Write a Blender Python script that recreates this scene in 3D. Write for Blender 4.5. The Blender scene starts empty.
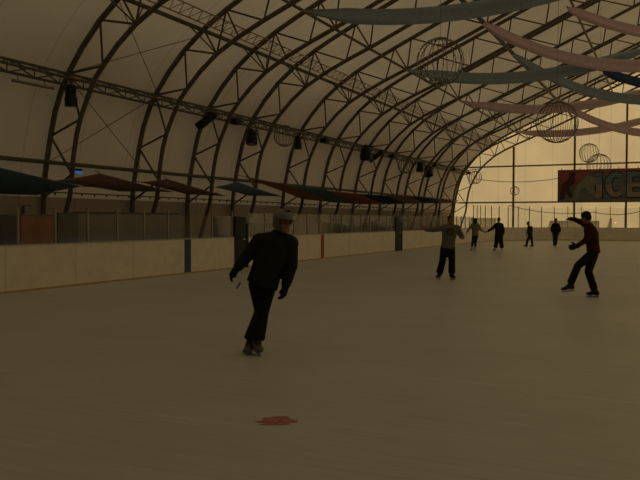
import bpy, bmesh, math, random
from mathutils import Vector, Matrix, noise
random.seed(7)
PI = math.pi
scene = bpy.context.scene
col = scene.collection

# ------------------------------------------------------------------ materials
def mat(name, rgb, rough=0.7, var=0.12, scale=6.0, metallic=0.0, spec=0.3, bump=0.0):
    m = bpy.data.materials.new(name); m.use_nodes = True
    nt = m.node_tree; b = nt.nodes['Principled BSDF']
    tc = nt.nodes.new('ShaderNodeTexCoord'); nz = nt.nodes.new('ShaderNodeTexNoise')
    nz.inputs['Scale'].default_value = scale; nz.inputs['Detail'].default_value = 4
    nt.links.new(tc.outputs['Object'], nz.inputs['Vector'])
    r = nt.nodes.new('ShaderNodeValToRGB')
    a = [max(0, c * (1 - var)) for c in rgb]; d = [min(1, c * (1 + var)) for c in rgb]
    r.color_ramp.elements[0].position = .3; r.color_ramp.elements[1].position = .7
    r.color_ramp.elements[0].color = (*a, 1); r.color_ramp.elements[1].color = (*d, 1)
    nt.links.new(nz.outputs['Fac'], r.inputs['Fac']); nt.links.new(r.outputs['Color'], b.inputs['Base Color'])
    b.inputs['Roughness'].default_value = rough; b.inputs['Metallic'].default_value = metallic
    b.inputs['Specular IOR Level'].default_value = spec
    if bump:
        bp = nt.nodes.new('ShaderNodeBump'); bp.inputs['Strength'].default_value = bump; bp.inputs['Distance'].default_value = .02
        nt.links.new(nz.outputs['Fac'], bp.inputs['Height']); nt.links.new(bp.outputs['Normal'], b.inputs['Normal'])
    return m

def membrane_mat(name, refl, trans, seam):
    m = bpy.data.materials.new(name); m.use_nodes = True
    nt = m.node_tree; nt.nodes.clear()
    out = nt.nodes.new('ShaderNodeOutputMaterial'); add = nt.nodes.new('ShaderNodeAddShader')
    df = nt.nodes.new('ShaderNodeBsdfDiffuse'); tr = nt.nodes.new('ShaderNodeBsdfTranslucent')
    tc = nt.nodes.new('ShaderNodeTexCoord')
    nz = nt.nodes.new('ShaderNodeTexNoise'); nz.inputs['Scale'].default_value = .35; nz.inputs['Detail'].default_value = 5
    nt.links.new(tc.outputs['Object'], nz.inputs['Vector'])
    mr = nt.nodes.new('ShaderNodeMapRange'); mr.inputs[1].default_value = .3; mr.inputs[2].default_value = .7
    mr.inputs[3].default_value = .9; mr.inputs[4].default_value = 1.08
    nt.links.new(nz.outputs['Fac'], mr.inputs[0])
    # welded seams of the fabric, every 2.4 m along one axis
    sep = nt.nodes.new('ShaderNodeSeparateXYZ'); nt.links.new(tc.outputs['Object'], sep.inputs[0])
    md = nt.nodes.new('ShaderNodeMath'); md.operation = 'PINGPONG'; md.inputs[1].default_value = 1.19
    nt.links.new(sep.outputs[seam], md.inputs[0])
    ls = nt.nodes.new('ShaderNodeMath'); ls.operation = 'LESS_THAN'; ls.inputs[1].default_value = .03
    nt.links.new(md.outputs[0], ls.inputs[0])
    sm = nt.nodes.new('ShaderNodeMath'); sm.operation = 'MULTIPLY_ADD'; sm.inputs[1].default_value = -.16
    nt.links.new(ls.outputs[0], sm.inputs[0]); nt.links.new(mr.outputs[0], sm.inputs[2])
    for sh, c in ((df, refl), (tr, trans)):
        mx = nt.nodes.new('ShaderNodeVectorMath'); mx.operation = 'SCALE'; mx.inputs[0].default_value = c
        nt.links.new(sm.outputs[0], mx.inputs['Scale']); nt.links.new(mx.outputs[0], sh.inputs['Color'])
    nt.links.new(df.outputs[0], add.inputs[0]); nt.links.new(tr.outputs[0], add.inputs[1])
    nt.links.new(add.outputs[0], out.inputs['Surface'])
    return m

def glass_mat(name, tint=.86, lo=.04, hi=.22):
    m = bpy.data.materials.new(name); m.use_nodes = True
    nt = m.node_tree; nt.nodes.clear()
    out = nt.nodes.new('ShaderNodeOutputMaterial')
    t = nt.nodes.new('ShaderNodeBsdfTransparent'); t.inputs[0].default_value = (tint, tint + .005, tint, 1)
    d = nt.nodes.new('ShaderNodeBsdfDiffuse'); d.inputs[0].default_value = (.45, .45, .43, 1)
    g = nt.nodes.new('ShaderNodeBsdfGlossy'); g.inputs['Roughness'].default_value = .06; g.inputs[0].default_value = (.8, .8, .8, 1)
    nz = nt.nodes.new('ShaderNodeTexNoise'); nz.inputs['Scale'].default_value = 1.3; nz.inputs['Detail'].default_value = 6
    tc = nt.nodes.new('ShaderNodeTexCoord'); nt.links.new(tc.outputs['Object'], nz.inputs['Vector'])
    mr = nt.nodes.new('ShaderNodeMapRange'); mr.inputs[1].default_value = .35; mr.inputs[2].default_value = .7
    mr.inputs[3].default_value = lo; mr.inputs[4].default_value = hi
    nt.links.new(nz.outputs['Fac'], mr.inputs[0])
    m1 = nt.nodes.new('ShaderNodeMixShader'); nt.links.new(mr.outputs[0], m1.inputs[0])
    nt.links.new(t.outputs[0], m1.inputs[1]); nt.links.new(d.outputs[0], m1.inputs[2])
    m2 = nt.nodes.new('ShaderNodeMixShader'); m2.inputs[0].default_value = .05
    nt.links.new(m1.outputs[0], m2.inputs[1]); nt.links.new(g.outputs[0], m2.inputs[2])
    nt.links.new(m2.outputs[0], out.inputs['Surface'])
    return m

def ice_mat():
    m = bpy.data.materials.new('frosted_ice'); m.use_nodes = True
    nt = m.node_tree; b = nt.nodes['Principled BSDF']
    tc = nt.nodes.new('ShaderNodeTexCoord')
    n1 = nt.nodes.new('ShaderNodeTexNoise'); n1.inputs['Scale'].default_value = .5; n1.inputs['Detail'].default_value = 6
    nt.links.new(tc.outputs['Object'], n1.inputs['Vector'])
    # fine skate scratches: stretched noise in two directions
    fac = n1.outputs['Fac']
    for rz, w in ((.5, .35), (-.9, .3), (1.6, .3)):
        mp = nt.nodes.new('ShaderNodeMapping'); mp.inputs['Rotation'].default_value = (0, 0, rz); mp.inputs['Scale'].default_value = (.6, 16, 1)
        nt.links.new(tc.outputs['Object'], mp.inputs['Vector'])
        n2 = nt.nodes.new('ShaderNodeTexNoise'); n2.inputs['Scale'].default_value = 1.2; n2.inputs['Detail'].default_value = 6; n2.inputs['Distortion'].default_value = .6
        nt.links.new(mp.outputs[0], n2.inputs['Vector'])
        mx = nt.nodes.new('ShaderNodeMix'); mx.inputs[0].default_value = w
        nt.links.new(fac, mx.inputs[2]); nt.links.new(n2.outputs['Fac'], mx.inputs[3]); fac = mx.outputs[0]
    r = nt.nodes.new('ShaderNodeValToRGB'); r.color_ramp.elements[0].position = .36; r.color_ramp.elements[1].position = .64
    r.color_ramp.elements[0].color = (*ICE_A, 1); r.color_ramp.elements[1].color = (*ICE_B, 1)
    nt.links.new(fac, r.inputs['Fac']); nt.links.new(r.outputs['Color'], b.inputs['Base Color'])
    b.inputs['Roughness'].default_value = .46; b.inputs['Specular IOR Level'].default_value = .5
    bp = nt.nodes.new('ShaderNodeBump'); bp.inputs['Strength'].default_value = .15; bp.inputs['Distance'].default_value = .01
    nt.links.new(fac, bp.inputs['Height']); nt.links.new(bp.outputs['Normal'], b.inputs['Normal'])
    return m

def emit_mat(name, rgb, s):
    m = bpy.data.materials.new(name); m.use_nodes = True
    b = m.node_tree.nodes['Principled BSDF']; b.inputs['Base Color'].default_value = (*rgb, 1)
    b.inputs['Emission Color'].default_value = (*rgb, 1); b.inputs['Emission Strength'].default_value = s
    return m

ICE_A = (.47, .475, .44); ICE_B = (.62, .625, .58)
M = {}
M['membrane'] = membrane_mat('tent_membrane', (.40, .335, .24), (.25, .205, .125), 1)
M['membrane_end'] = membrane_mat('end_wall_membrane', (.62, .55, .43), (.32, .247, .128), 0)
M['membrane_liner'] = membrane_mat('double_layer_membrane', (.36, .30, .21), (.04, .03, .02), 1)
M['building_wall'] = mat('dark_building_wall', (.10, .085, .065), .8, .1, 1)  # unseen front wall given an opaque dark colour to dim the near hall
M['ice'] = ice_mat()
M['concrete'] = mat('concrete', (.30, .28, .25), .9, .2, 3)
M['snow'] = mat('snow_ground', (.8, .8, .8), .9, .05, 1)
M['steel'] = mat('painted_steel', (.125, .10, .07), .55, .2, 4, 0, .3)
M['steel_thin'] = mat('steel_cable', (.09, .075, .055), .6, .1, 4)
M['tray'] = mat('galvanised_tray', (.36, .25, .17), .6, .15, 8)
M['board'] = mat('dasher_board_plastic', (.78, .72, .60), .45, .07, 2.5, 0, .3)
M['kick'] = mat('kick_strip', (.50, .36, .16), .5, .15, 4)
M['caprail'] = mat('cap_rail_plastic', (.45, .42, .36), .5, .1, 4)
M['blue_line'] = mat('blue_plastic', (.035, .06, .10), .5, .1, 5)
M['red_line'] = mat('red_plastic', (.36, .035, .015), .5, .1, 5)
M['pad'] = mat('navy_vinyl_padding', (.022, .028, .036), .6, .15, 5)
M['post'] = mat('aluminium_post', (.34, .30, .23), .45, .1, 9, .3)
M['glass'] = glass_mat('scuffed_shield')
M['glass_clear'] = glass_mat('clear_shield', .98, .0, .025)
M['teal'] = mat('teal_fabric', (.30, .38, .46), .9, .08, 9)
M['teal_sail'] = mat('teal_sail_fabric', (.16, .29, .38), .9, .1, 5)
M['pink'] = mat('dusty_pink_fabric', (.72, .53, .60), .9, .08, 9)
M['mauve'] = mat('mauve_sail_fabric', (.33, .21, .185), .9, .1, 5)
M['salmon'] = mat('salmon_sail_fabric', (.50, .25, .17), .9, .1, 5)
M['navy'] = mat('navy_fabric', (.045, .075, .16), .9, .1, 9)
M['wire'] = mat('cage_wire', (.16, .135, .105), .5, .1, 20)
M['bead'] = mat('clear_beads', (.75, .7, .6), .15, .05, 30, 0, .6)
M['lamp_black'] = mat('black_lamp_housing', (.012, .012, .012), .5, .1, 20)
M['lens'] = mat('lens_glass', (.03, .03, .035), .08, .1, 20, 0, .6)
M['tube'] = mat('tube_light', (.22, .19, .15), .4, .05, 20)
M['blue_glow'] = emit_mat('blue_screen', (.05, .28, .8), .30)
M['bulb_glow'] = emit_mat('bulb_glow', (1, .85, .6), 1.2)
M['brown'] = mat('brown_panel', (.26, .105, .035), .6, .2, 3)
M['darkgreen'] = mat('dark_green_panel', (.07, .075, .062), .6, .15, 3)
M['grey_panel'] = mat('grey_panel', (.075, .072, .062), .6, .15, 3)
M['paper'] = mat('pale_notice', (.36, .36, .35), .7, .05, 9)
M['stand_screen'] = membrane_mat('grey_translucent_screen', (.2, .18, .15), (.70, .68, .64), 1)  # grey standing in for shadows on the end wall membrane
M['bleach'] = mat('grey_stand', (.22, .20, .17), .8, .1, 2)
M['banner_red'] = mat('banner_red_print', (.27, .085, .08), .7, .2, 1.2)
M['banner_blue'] = mat('banner_blue_print', (.15, .18, .19), .7, .2, 1.2)
M['letter_blue'] = mat('letter_blue_print', (.12, .20, .25), .6, .15, 2)
M['letter_pale'] = mat('letter_pale_print', (.30, .25, .21), .6, .1, 2)
M['letter_dark'] = mat('letter_outline_print', (.035, .035, .035), .6, .1, 2)
M['figure_pale'] = mat('pale_player_print', (.23, .24, .20), .7, .12, 2)
M['figure_dark'] = mat('dark_player_print', (.075, .03, .028), .7, .12, 2)
M['skin'] = mat('skin', (.30, .145, .085), .55, .08, 14)
M['eye'] = mat('eye_dark', (.02, .015, .012), .2, .05, 30)
M['lip'] = mat('lip', (.30, .11, .08), .5, .05, 30)
M['black_cloth'] = mat('black_jacket_cloth', (.010, .011, .010), .8, .2, 6, bump=.3)
M['black_trousers'] = mat('black_trouser_cloth', (.008, .008, .008), .85, .2, 6, bump=.3)
M['grey_knit'] = mat('grey_sweatshirt', (.13, .12, .10), .9, .12, 8, bump=.25)
M['print_dark'] = mat('dark_chest_print', (.05, .045, .04), .9, .1, 8)
M['grey_top'] = mat('pale_grey_top', (.20, .17, .13), .9, .15, 8)
M['maroon'] = mat('maroon_jersey', (.045, .009, .006), .85, .15, 7, bump=.25)
M['dark_grey_cloth'] = mat('dark_grey_cloth', (.022, .020, .017), .85, .15, 7)
M['hair'] = mat('dark_hair', (.016, .011, .008), .6, .2, 25)
M['helmet'] = mat('grey_helmet_shell', (.13, .145, .145), .35, .1, 9, 0, .45)
M['skate_black'] = mat('black_skate_boot', (.012, .012, .012), .45, .1, 10)
M['skate_grey'] = mat('grey_skate_boot', (.085, .08, .075), .5, .75, 9)
M['skate_pale'] = mat('pale_skate_boot', (.55, .46, .34), .5, .1, 10)
M['blade'] = mat('steel_blade', (.45, .43, .40), .25, .05, 20, .8)
M['piping'] = mat('grey_piping', (.13, .13, .12), .7, .05, 20)
M['red_paint'] = mat('red_ice_paint', (.44, .17, .13), .5, .35, 22)

# ------------------------------------------------------------------ mesh helpers
class MB:
    def __init__(s): s.v = []; s.f = []; s.mi = []
    def add(s, vs, fs, mi=0):
        n = len(s.v); s.v += [tuple(p) for p in vs]; s.f += [tuple(i + n for i in q) for q in fs]; s.mi += [mi] * len(fs)
    def box(s, c, d, R=None, mi=0):
        c = Vector(c); vs = []
        for x in (-1, 1):
            for y in (-1, 1):
                for z in (-1, 1):
                    p = Vector((x * d[0] / 2, y * d[1] / 2, z * d[2] / 2))
                    if R is not None: p = R @ p
                    vs.append(c + p)
        s.add(vs, [(0, 1, 3, 2), (4, 6, 7, 5), (0, 4, 5, 1), (2, 3, 7, 6), (0, 2, 6, 4), (1, 5, 7, 3)], mi)
    def loft(s, rings, closed=False, cap=True, mi=0):
        n = len(rings[0]); vs = [p for r in rings for p in r]; fs = []
        k = len(rings)
        for i in range(k if closed else k - 1):
            a = i * n; b = ((i + 1) % k) * n
            for j in range(n): fs.append((a + j, a + (j + 1) % n, b + (j + 1) % n, b + j))
        if cap and not closed:
            fs.append(tuple(reversed(range(n)))); fs.append(tuple(range((k - 1) * n, k * n)))
        s.add(vs, fs, mi)
    def tube(s, pts, r, n=8, closed=False, mi=0):
        pts = [Vector(p) for p in pts]; k = len(pts); rings = []; up = None
        for i in range(k):
            a = pts[(i - 1) % k] if (closed or i > 0) else pts[i]; b = pts[(i + 1) % k] if (closed or i < k - 1) else pts[i]
            t = (b - a).normalized()
            if up is None:
                up = Vector((0, 0, 1)) if abs(t.z) < .9 else Vector((0, 1, 0))
            u = (up - t * up.dot(t))
            if u.length < 1e-4: u = t.orthogonal()
            u.normalize(); w = t.cross(u); up = u
            rr = r[i] if isinstance(r, (list, tuple)) else r
            rings.append([pts[i] + u * (math.cos(q) * rr) + w * (math.sin(q) * rr) for q in [2 * PI * j / n + PI / n for j in range(n)]])
        s.loft(rings, closed, True, mi)
    def ball(s, c, r, nu=16, nv=10, R=None, mi=0):
        c = Vector(c); r = r if isinstance(r, (tuple, list, Vector)) else (r, r, r); vs = []; fs = []
        for i in range(1, nv):
            for j in range(nu):
                th = PI * i / nv; ph = 2 * PI * j / nu
                p = Vector((r[0] * math.sin(th) * math.cos(ph), r[1] * math.sin(th) * math.sin(ph), r[2] * math.cos(th)))
                vs.append(c + (R @ p if R is not None else p))
        for i in range(nv - 2):
            for j in range(nu):
                fs.append((i * nu + j, (i + 1) * nu + j, (i + 1) * nu + (j + 1) % nu, i * nu + (j + 1) % nu))
        pt = Vector((0, 0, r[2])); t = c + (R @ pt if R is not None else pt); b = c - (R @ pt if R is not None else pt)
        n = len(vs); vs += [t, b]
        for j in range(nu):
            fs.append((n, j, (j + 1) % nu)); fs.append((n + 1, (nv - 2) * nu + (j + 1) % nu, (nv - 2) * nu + j))
        s.add(vs, fs, mi)
    def cone(s, a, b, ra, rb, n=14, mi=0):
        s.tube([a, b], [ra, rb], n, False, mi)
    def capsule(s, a, b, ra, rb, n=14):
        s.cone(a, b, ra, rb, n); s.ball(a, ra, n, 8); s.ball(b, rb, n, 8)
    def mesh(s, name, mats, smooth=True, loc=None):
        me = bpy.data.meshes.new(name)
        o = Vector(loc) if loc is not None else Vector((0, 0, 0))
        me.from_pydata([tuple(Vector(p) - o) for p in s.v], [], s.f)
        for m in (mats if isinstance(mats, (list, tuple)) else [mats]): me.materials.append(m)
        for p, i in zip(me.polygons, s.mi): p.material_index = i
        bm = bmesh.new(); bm.from_mesh(me); bmesh.ops.recalc_face_normals(bm, faces=bm.faces); bm.to_mesh(me); bm.free()
        if smooth:
            for p in me.polygons: p.use_smooth = True
            me.set_sharp_from_angle(angle=math.radians(40))
        return me
    def build(s, name, mats, parent=None, smooth=True, loc=None):
        o = bpy.data.objects.new(name, s.mesh(name, mats, smooth, loc)); col.objects.link(o)
        if loc is not None: o.location = loc
        if parent is not None: o.parent = parent
        return o

def bevel(o, w, seg=2):
    bm = bmesh.new(); bm.from_mesh(o.data)
    bmesh.ops.bevel(bm, geom=list(bm.edges), offset=w, segments=seg, affect='EDGES', profile=.5)
    bm.to_mesh(o.data); bm.free()
    for p in o.data.polygons: p.use_smooth = True
    o.data.set_sharp_from_angle(angle=math.radians(40))
    return o

def tag(o, label=None, cat=None, group=None, kind=None):
    if label: o['label'] = label
    if cat: o['category'] = cat
    if group: o['group'] = group
    if kind: o['kind'] = kind
    return o
def empty(name, loc=(0, 0, 0), rz=0):
    o = bpy.data.objects.new(name, None); o.empty_display_size = .2
    col.objects.link(o); o.location = loc; o.rotation_euler = (0, 0, rz); return o
def part(mb, name, mats, parent, smooth=True):
    """mesh given in world coordinates -> child of a thing that is an Empty placed with no rotation"""
    o = mb.build(name, mats, None, smooth)
    for v in o.data.vertices: v.co -= parent.location
    o.parent = parent; return o
def remesh(mb, name, mats, voxel, parent, smooth_it=4):
    o = mb.build(name, mats, None, True)
    r = o.modifiers.new('r', 'REMESH'); r.mode = 'VOXEL'; r.voxel_size = voxel; r.use_smooth_shade = True
    s = o.modifiers.new('s', 'SMOOTH'); s.factor = .5; s.iterations = smooth_it
    bpy.context.view_layer.update()
    dg = bpy.context.evaluated_depsgraph_get()
    me = bpy.data.meshes.new_from_object(o.evaluated_get(dg))
    old = o.data; o.modifiers.clear(); o.data = me; bpy.data.meshes.remove(old)
    me.materials.clear()
    for m in (mats if isinstance(mats, (list, tuple)) else [mats]): me.materials.append(m)
    for p in me.polygons: p.use_smooth = True
    o.parent = parent
    return o

# ------------------------------------------------------------------ tent profile (X, Z); ridge at XC
XC = -0.4
OUT = [(-18.3, 0), (-18.3, 1.3), (-18.29, 2.4), (-18.2, 3.1), (-18.1, 3.65), (-17.95, 4.35), (-17.75, 5.1), (-17.48, 5.75), (-17.15, 6.3), (-16.6, 7.02), (-15.9, 7.75), (-15.05, 8.42), (-14.1, 9.0), (-13.2, 9.46), (-12.15, 9.95)]
def outz(x): return 9.95 + .445 * (x + 12.15)
OUT += [(x, outz(x)) for x in (-10, -8, -6, -4, -2)] + [(-1.2, outz(-1.2) - .03), (XC, outz(XC) - .2)]
INN = [(-17.95, .05), (-17.58, 1.17), (-17.15, 2.42), (-17.07, 2.95), (-17.0, 3.6), (-16.86, 4.3), (-16.7, 4.8), (-16.42, 5.4), (-16.1, 6.0), (-15.75, 6.4), (-15.2, 6.95), (-14.5, 7.5), (-13.6, 8.0), (-12.6, 8.45), (-11.2, 9.02)]
def innz(x): return 9.02 + .445 * (x + 11.2)
INN += [(x, innz(x)) for x in (-9, -7, -5, -3)] + [(-1.6, innz(-1.6)), (XC, innz(XC) - .3)]
def mirror(prof): return prof + [(2 * XC - x, z) for x, z in reversed(prof[:-1])]
SKIN = [(x - (.16 if z < 5 else .13), z + (.12 if z > 5 else 0)) for x, z in OUT[:-1]] + [(XC, outz(XC) - .02)]
Y0, Y1 = -6.0, 67.35

def sheet(prof, name, m):
    mb = MB(); ys = [Y0 + (Y1 - Y0) * i / 40 for i in range(41)]; n = len(prof)
    vs = [(x, y, z) for y in ys for x, z in prof]; fs = []
    for i in range(40):
        for j in range(n - 1): fs.append((i * n + j, i * n + j + 1, (i + 1) * n + j + 1, (i + 1) * n + j))
    mb.add(vs, fs); o = mb.build(name, m); tag(o, kind='structure'); return o
full = mirror(SKIN)
il = 4; ib = 2; ir = len(full) - 1 - il
sheet(full[:ib + 1], 'baseboard_left', M['membrane_liner']); sheet(full[len(full) - 1 - ib:], 'baseboard_right', M['membrane_liner'])
sheet(full[ib:il + 1], 'wall_left', M['membrane']); sheet(full[ir:len(full) - ib], 'wall_right', M['membrane']); sheet(full[il:ir + 1], 'ceiling', M['membrane'])
for nm, y in (('wall_back', Y1), ('wall_front', Y0)):
    mb = MB(); n = len(full); half = len(SKIN)
    vs = [(x, y, z) for x, z in full]
    fs = [(i, i + 1, n - 2 - i, n - 1 - i) for i in range(half - 2)] + [(half - 2, half - 1, half)]
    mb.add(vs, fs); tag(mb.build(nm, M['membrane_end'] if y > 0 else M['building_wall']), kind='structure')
mb = MB(); mb.box((XC, 30, -.22), (36.6, 75, .34)); tag(mb.build('floor', M['concrete']), kind='structure')
mb = MB(); mb.add([(-300, -300, -.4), (300, -300, -.4), (300, 400, -.4), (-300, 400, -.4)], [(0, 1, 2, 3)])
tag(mb.build('ground', M['snow']), kind='structure')

# ice sheet with rounded far corners
LB, RB, EB, RAD = -13.45, 12.65, 65.5, 8.5
CX, CY = LB + RAD, EB - RAD
pts = [(LB, Y0 + .3)] + [(CX - RAD * math.cos(a), CY + RAD * math.sin(a)) for a in [PI / 2 * i / 24 for i in range(25)]]
pts += [(RB - RAD + RAD * math.sin(a), CY + RAD * math.cos(a)) for a in [PI / 2 * i / 24 for i in range(25)]] + [(RB, Y0 + .3)]
mb = MB(); n = len(pts)
mb.loft([[(x, y, -.05) for x, y in pts], [(x, y, 0.0) for x, y in pts]])
ice = tag(mb.build('ice_sheet', M['ice'], smooth=False), kind='structure')
# worn red spot under the surface
mb = MB(); c = Vector((-2.93, 5.27, .002))
def stain(cx, cy, ra, rb, rot, seed, z):
    ring_ = []
    for i in range(64):
        a = 2 * PI * i / 64
        r = 1 + .22 * noise.noise((math.cos(a) * 1.8, math.sin(a) * 1.8, seed)) + .20 * noise.noise((math.cos(a) * 6, math.sin(a) * 6, seed + 5))
        x, y = ra * r * math.cos(a), rb * r * math.sin(a)
        ring_.append((cx + x * math.cos(rot) - y * math.sin(rot), cy + x * math.sin(rot) + y * math.cos(rot)))
    mb.loft([[(x, y, .001) for x, y in ring_], [(x, y, z) for x, y in ring_]])
stain(c.x + .02, c.y, .125, .115, .45, 1.3, .0040)
stain(c.x - .075, c.y - .07, .065, .030, .40, 4.1, .0034); stain(c.x - .085, c.y + .05, .06, .022, .55, 7.7, .0034)
stain(c.x + .12, c.y + .045, .055, .05, .4, 9.2, .0036); stain(c.x - .01, c.y - .125, .06, .018, .42, 3.3, .0032); stain(c.x - .02, c.y + .125, .07, .016, .5, 6.1, .0032)
o = mb.build('red_spot', M['red_paint'], ice); o['label'] = 'worn red spot painted on the ice in the foreground'

# ------------------------------------------------------------------ arches
YS = [17.5, 21.83, 25.3, 28.8, 33.6, 38.15, 42.95, 47.7, 52.55, 57.3, 62.1, 66.8]
WEB = [('O', -18.29, 2.35), ('I', -17.06, 3.1), ('O', -17.95, 4.33), ('I', -16.7, 4.8), ('O', -17.18, 6.25), ('I', -15.78, 6.38), ('O', -15.87, 7.78), ('I', -14.5, 7.5),
       ('O', -14.1, 9.0), ('I', -12.6, 8.45), ('O', -12.15, 9.95)]
x = -11.5
while x < -1.5:
    WEB += [('I', x, innz(x)), ('O', x + .2, outz(x + .2))]; x += 1.9
WEB += [('I', XC, innz(XC) - .3)]
FAN = [((-14.5, 7.5), (-15.05, 8.42)), ((-14.1, 9.0), (-13.6, 8.0))]
arch_lab = ['nearest steel lattice arch, leftmost in view, with a lamp hanging beside its foot']
ordw = ['', 'second', 'third', 'fourth', 'fifth', 'sixth', 'seventh', 'eighth', 'ninth', 'tenth', 'eleventh']
for k in range(1, 11): arch_lab.append('dark steel lattice arch, %s from the left along the left wall' % ordw[k])
arch_lab.append('farthest steel lattice arch, standing against the bright end wall')
def wire(a, b, r): mb = MB(); mb.tube([a, b], r, 6); return mb
proto = empty('roof_arch', (0, YS[0], 0))
def prof3(p): return [(x, 0, z) for x, z in p]
def addp(mb, nm, par=proto, m='steel'): return mb.build(nm, M[m], par)
mb = MB(); mb.tube(prof3(mirror(OUT)), .092, 8); addp(mb, 'outer_chord')
mb = MB(); mb.tube(prof3(mirror(INN)), .082, 8); addp(mb, 'inner_chord')
for i in range(len(WEB) - 1):
    a, b = WEB[i], WEB[i + 1]
    addp(wire((a[1], 0, a[2]), (b[1], 0, b[2]), .038), 'web_strut')
for a, b in FAN: addp(wire((a[0], 0, a[1]), (b[0], 0, b[1]), .034), 'web_strut')
for s in (1,):
    mb = MB(); mb.box((-18.2, 0, .02), (.5, .4, .04)); addp(mb, 'base_plate')
def copy_tree(o, parent=None):
    c = o.copy(); col.objects.link(c)
    if parent: c.parent = parent
    for ch in list(o.children): copy_tree(ch, c)
    return c
for k, y in enumerate(YS):
    o = proto if k == 0 else copy_tree(proto)
    o.location = (0, y, 0); tag(o, arch_lab[k], 'arch', 'steel roof arches')

# ------------------------------------------------------------------ longitudinal members
YA, YB = 9.0, 67.1
def purlin(name, label, x, z, r, cat='beam', m='steel'):
    mb = MB(); mb.tube([(x, YA, z), (x, YB, z)], r, 8)
    return tag(mb.build(name, M[m]), label, cat)
purlin('purlin', 'dark steel purlin running along the left wall just above the shade sails', -18.03, 3.5, .07)
purlin('purlin', 'dark roof purlin above the lighting truss with a pale lattice tray beside it', -15.02, 8.36, .075)
purlin('purlin', 'roof purlin from which the swags at upper left are tied', -11.5, 8.84, .055)
purlin('purlin', 'roof purlin nearest the ridge, crossing at upper right', -7.7, 10.5, .10)
purlin('purlin', 'thin high roof purlin close to the ridge at the top right corner', -4.4, 11.95, .055)
# hook rail
t = empty('hook_rail', (-18.1, YA, 2.5)); tag(t, 'thin rail with a row of dark hooks along the lower left tent wall', 'rail')
mb = MB(); mb.tube([(-18.12, YA, 2.55), (-18.12, YB, 2.55)], .025, 6); part(mb, 'rail', M['steel'], t)
mb = MB()
for i in range(96): mb.ball((-18.08, YA + .4 + i * .6, 2.5), (.035, .035, .05), 6, 4)
h = part(mb, 'hook', M['steel'], t); h['kind'] = 'stuff'
# pale lattice tray
t = empty('lattice_tray', (-15.0, YA, 8.8)); tag(t, 'pale lattice cable tray running beside the dark purlin under the roof', 'cable tray')
TR = ((-14.72, 8.46), (-14.30, 8.69))
for tx, tz in TR:
    mb = MB(); mb.tube([(tx, YA, tz), (tx, YB, tz)], .024, 6); part(mb, 'side_rail', M['tray'], t)
mb = MB(); y = YA; s = 0
while y < YB - .4:
    a, b = TR[s], TR[1 - s]
    mb.tube([(a[0], y, a[1]), (b[0], y + .26, b[1])], .014, 5); y += .26; s = 1 - s
part(mb, 'lacing', M['tray'], t)
# lighting truss
TA, TB = 9.0, 66.6
TT = [(-17.0, 6.2), (-17.0, 5.84), (-16.7, 6.0)]
t = empty('lighting_truss', (-17, TA, 6)); tag(t, 'long triangular lighting truss with stage lamps along the left roof', 'truss')
for x, z in TT:
    mb = MB(); mb.tube([(x, TA, z), (x, TB, z)], .042, 8); part(mb, 'truss_chord', M['steel'], t)
mb = MB(); y = TA; i = 0
while y < TB - 1.0:
    a, b, c = TT
    mb.tube([(a[0], y, a[1]), (b[0], y + .95, b[1])], .024, 6); mb.tube([(b[0], y + .95, b[1]), (a[0], y + 1.0, a[1])], .02, 6)
    mb.tube([(a[0], y, a[1]), (c[0], y + .5, c[1])], .02, 6); mb.tube([(c[0], y + .5, c[1]), (a[0], y + 1, a[1])], .02, 6)
    mb.tube([(b[0], y, b[1]), (c[0], y + .5, c[1])], .02, 6)
    y += 1.0
part(mb, 'truss_lacing', M['steel'], t)
# fly braces from inner chords to the purlin
mb = None
for k, y in enumerate(YS[:-1]):
    for s in (-1, 1):
        mb = MB(); mb.tube([(-14.5, y, 7.5), (-15.02, y + s * 1.0, 8.36)], .026, 6)
        tag(mb.build('fly_brace', M['steel']), 'thin steel brace from %s inner chord %s to the roof purlin' % (['first', 'second', 'third', 'fourth', 'fifth', 'sixth', 'seventh', 'eighth', 'ninth', 'tenth', 'eleventh'][k], 'forward' if s < 0 else 'back'), 'brace', 'fly braces under the roof purlin')
# bracing cables in the first bay
for a, b, l in (((-17.95, 17.5, 3.55), (-17.15, 21.83, 6.2), 'thin bracing cable rising to the right between first and second arch, lower of two'),
                ((-17.15, 17.5, 6.1), (-17.9, 21.83, 3.6), 'thin bracing cable falling to the right between first and second arch'),
                ((-17.05, 17.5, 6.3), (-15.15, 21.83, 8.2), 'thin bracing cable rising to the right above the lighting truss'),
                ((-15.1, 17.5, 8.2), (-17.05, 21.83, 6.2), 'thin bracing cable falling to the right above the lighting truss')):
    mb = MB(); mb.tube([a, b], .013, 5); tag(mb.build('bracing_cable', M['steel_thin']), l, 'cable')

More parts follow.
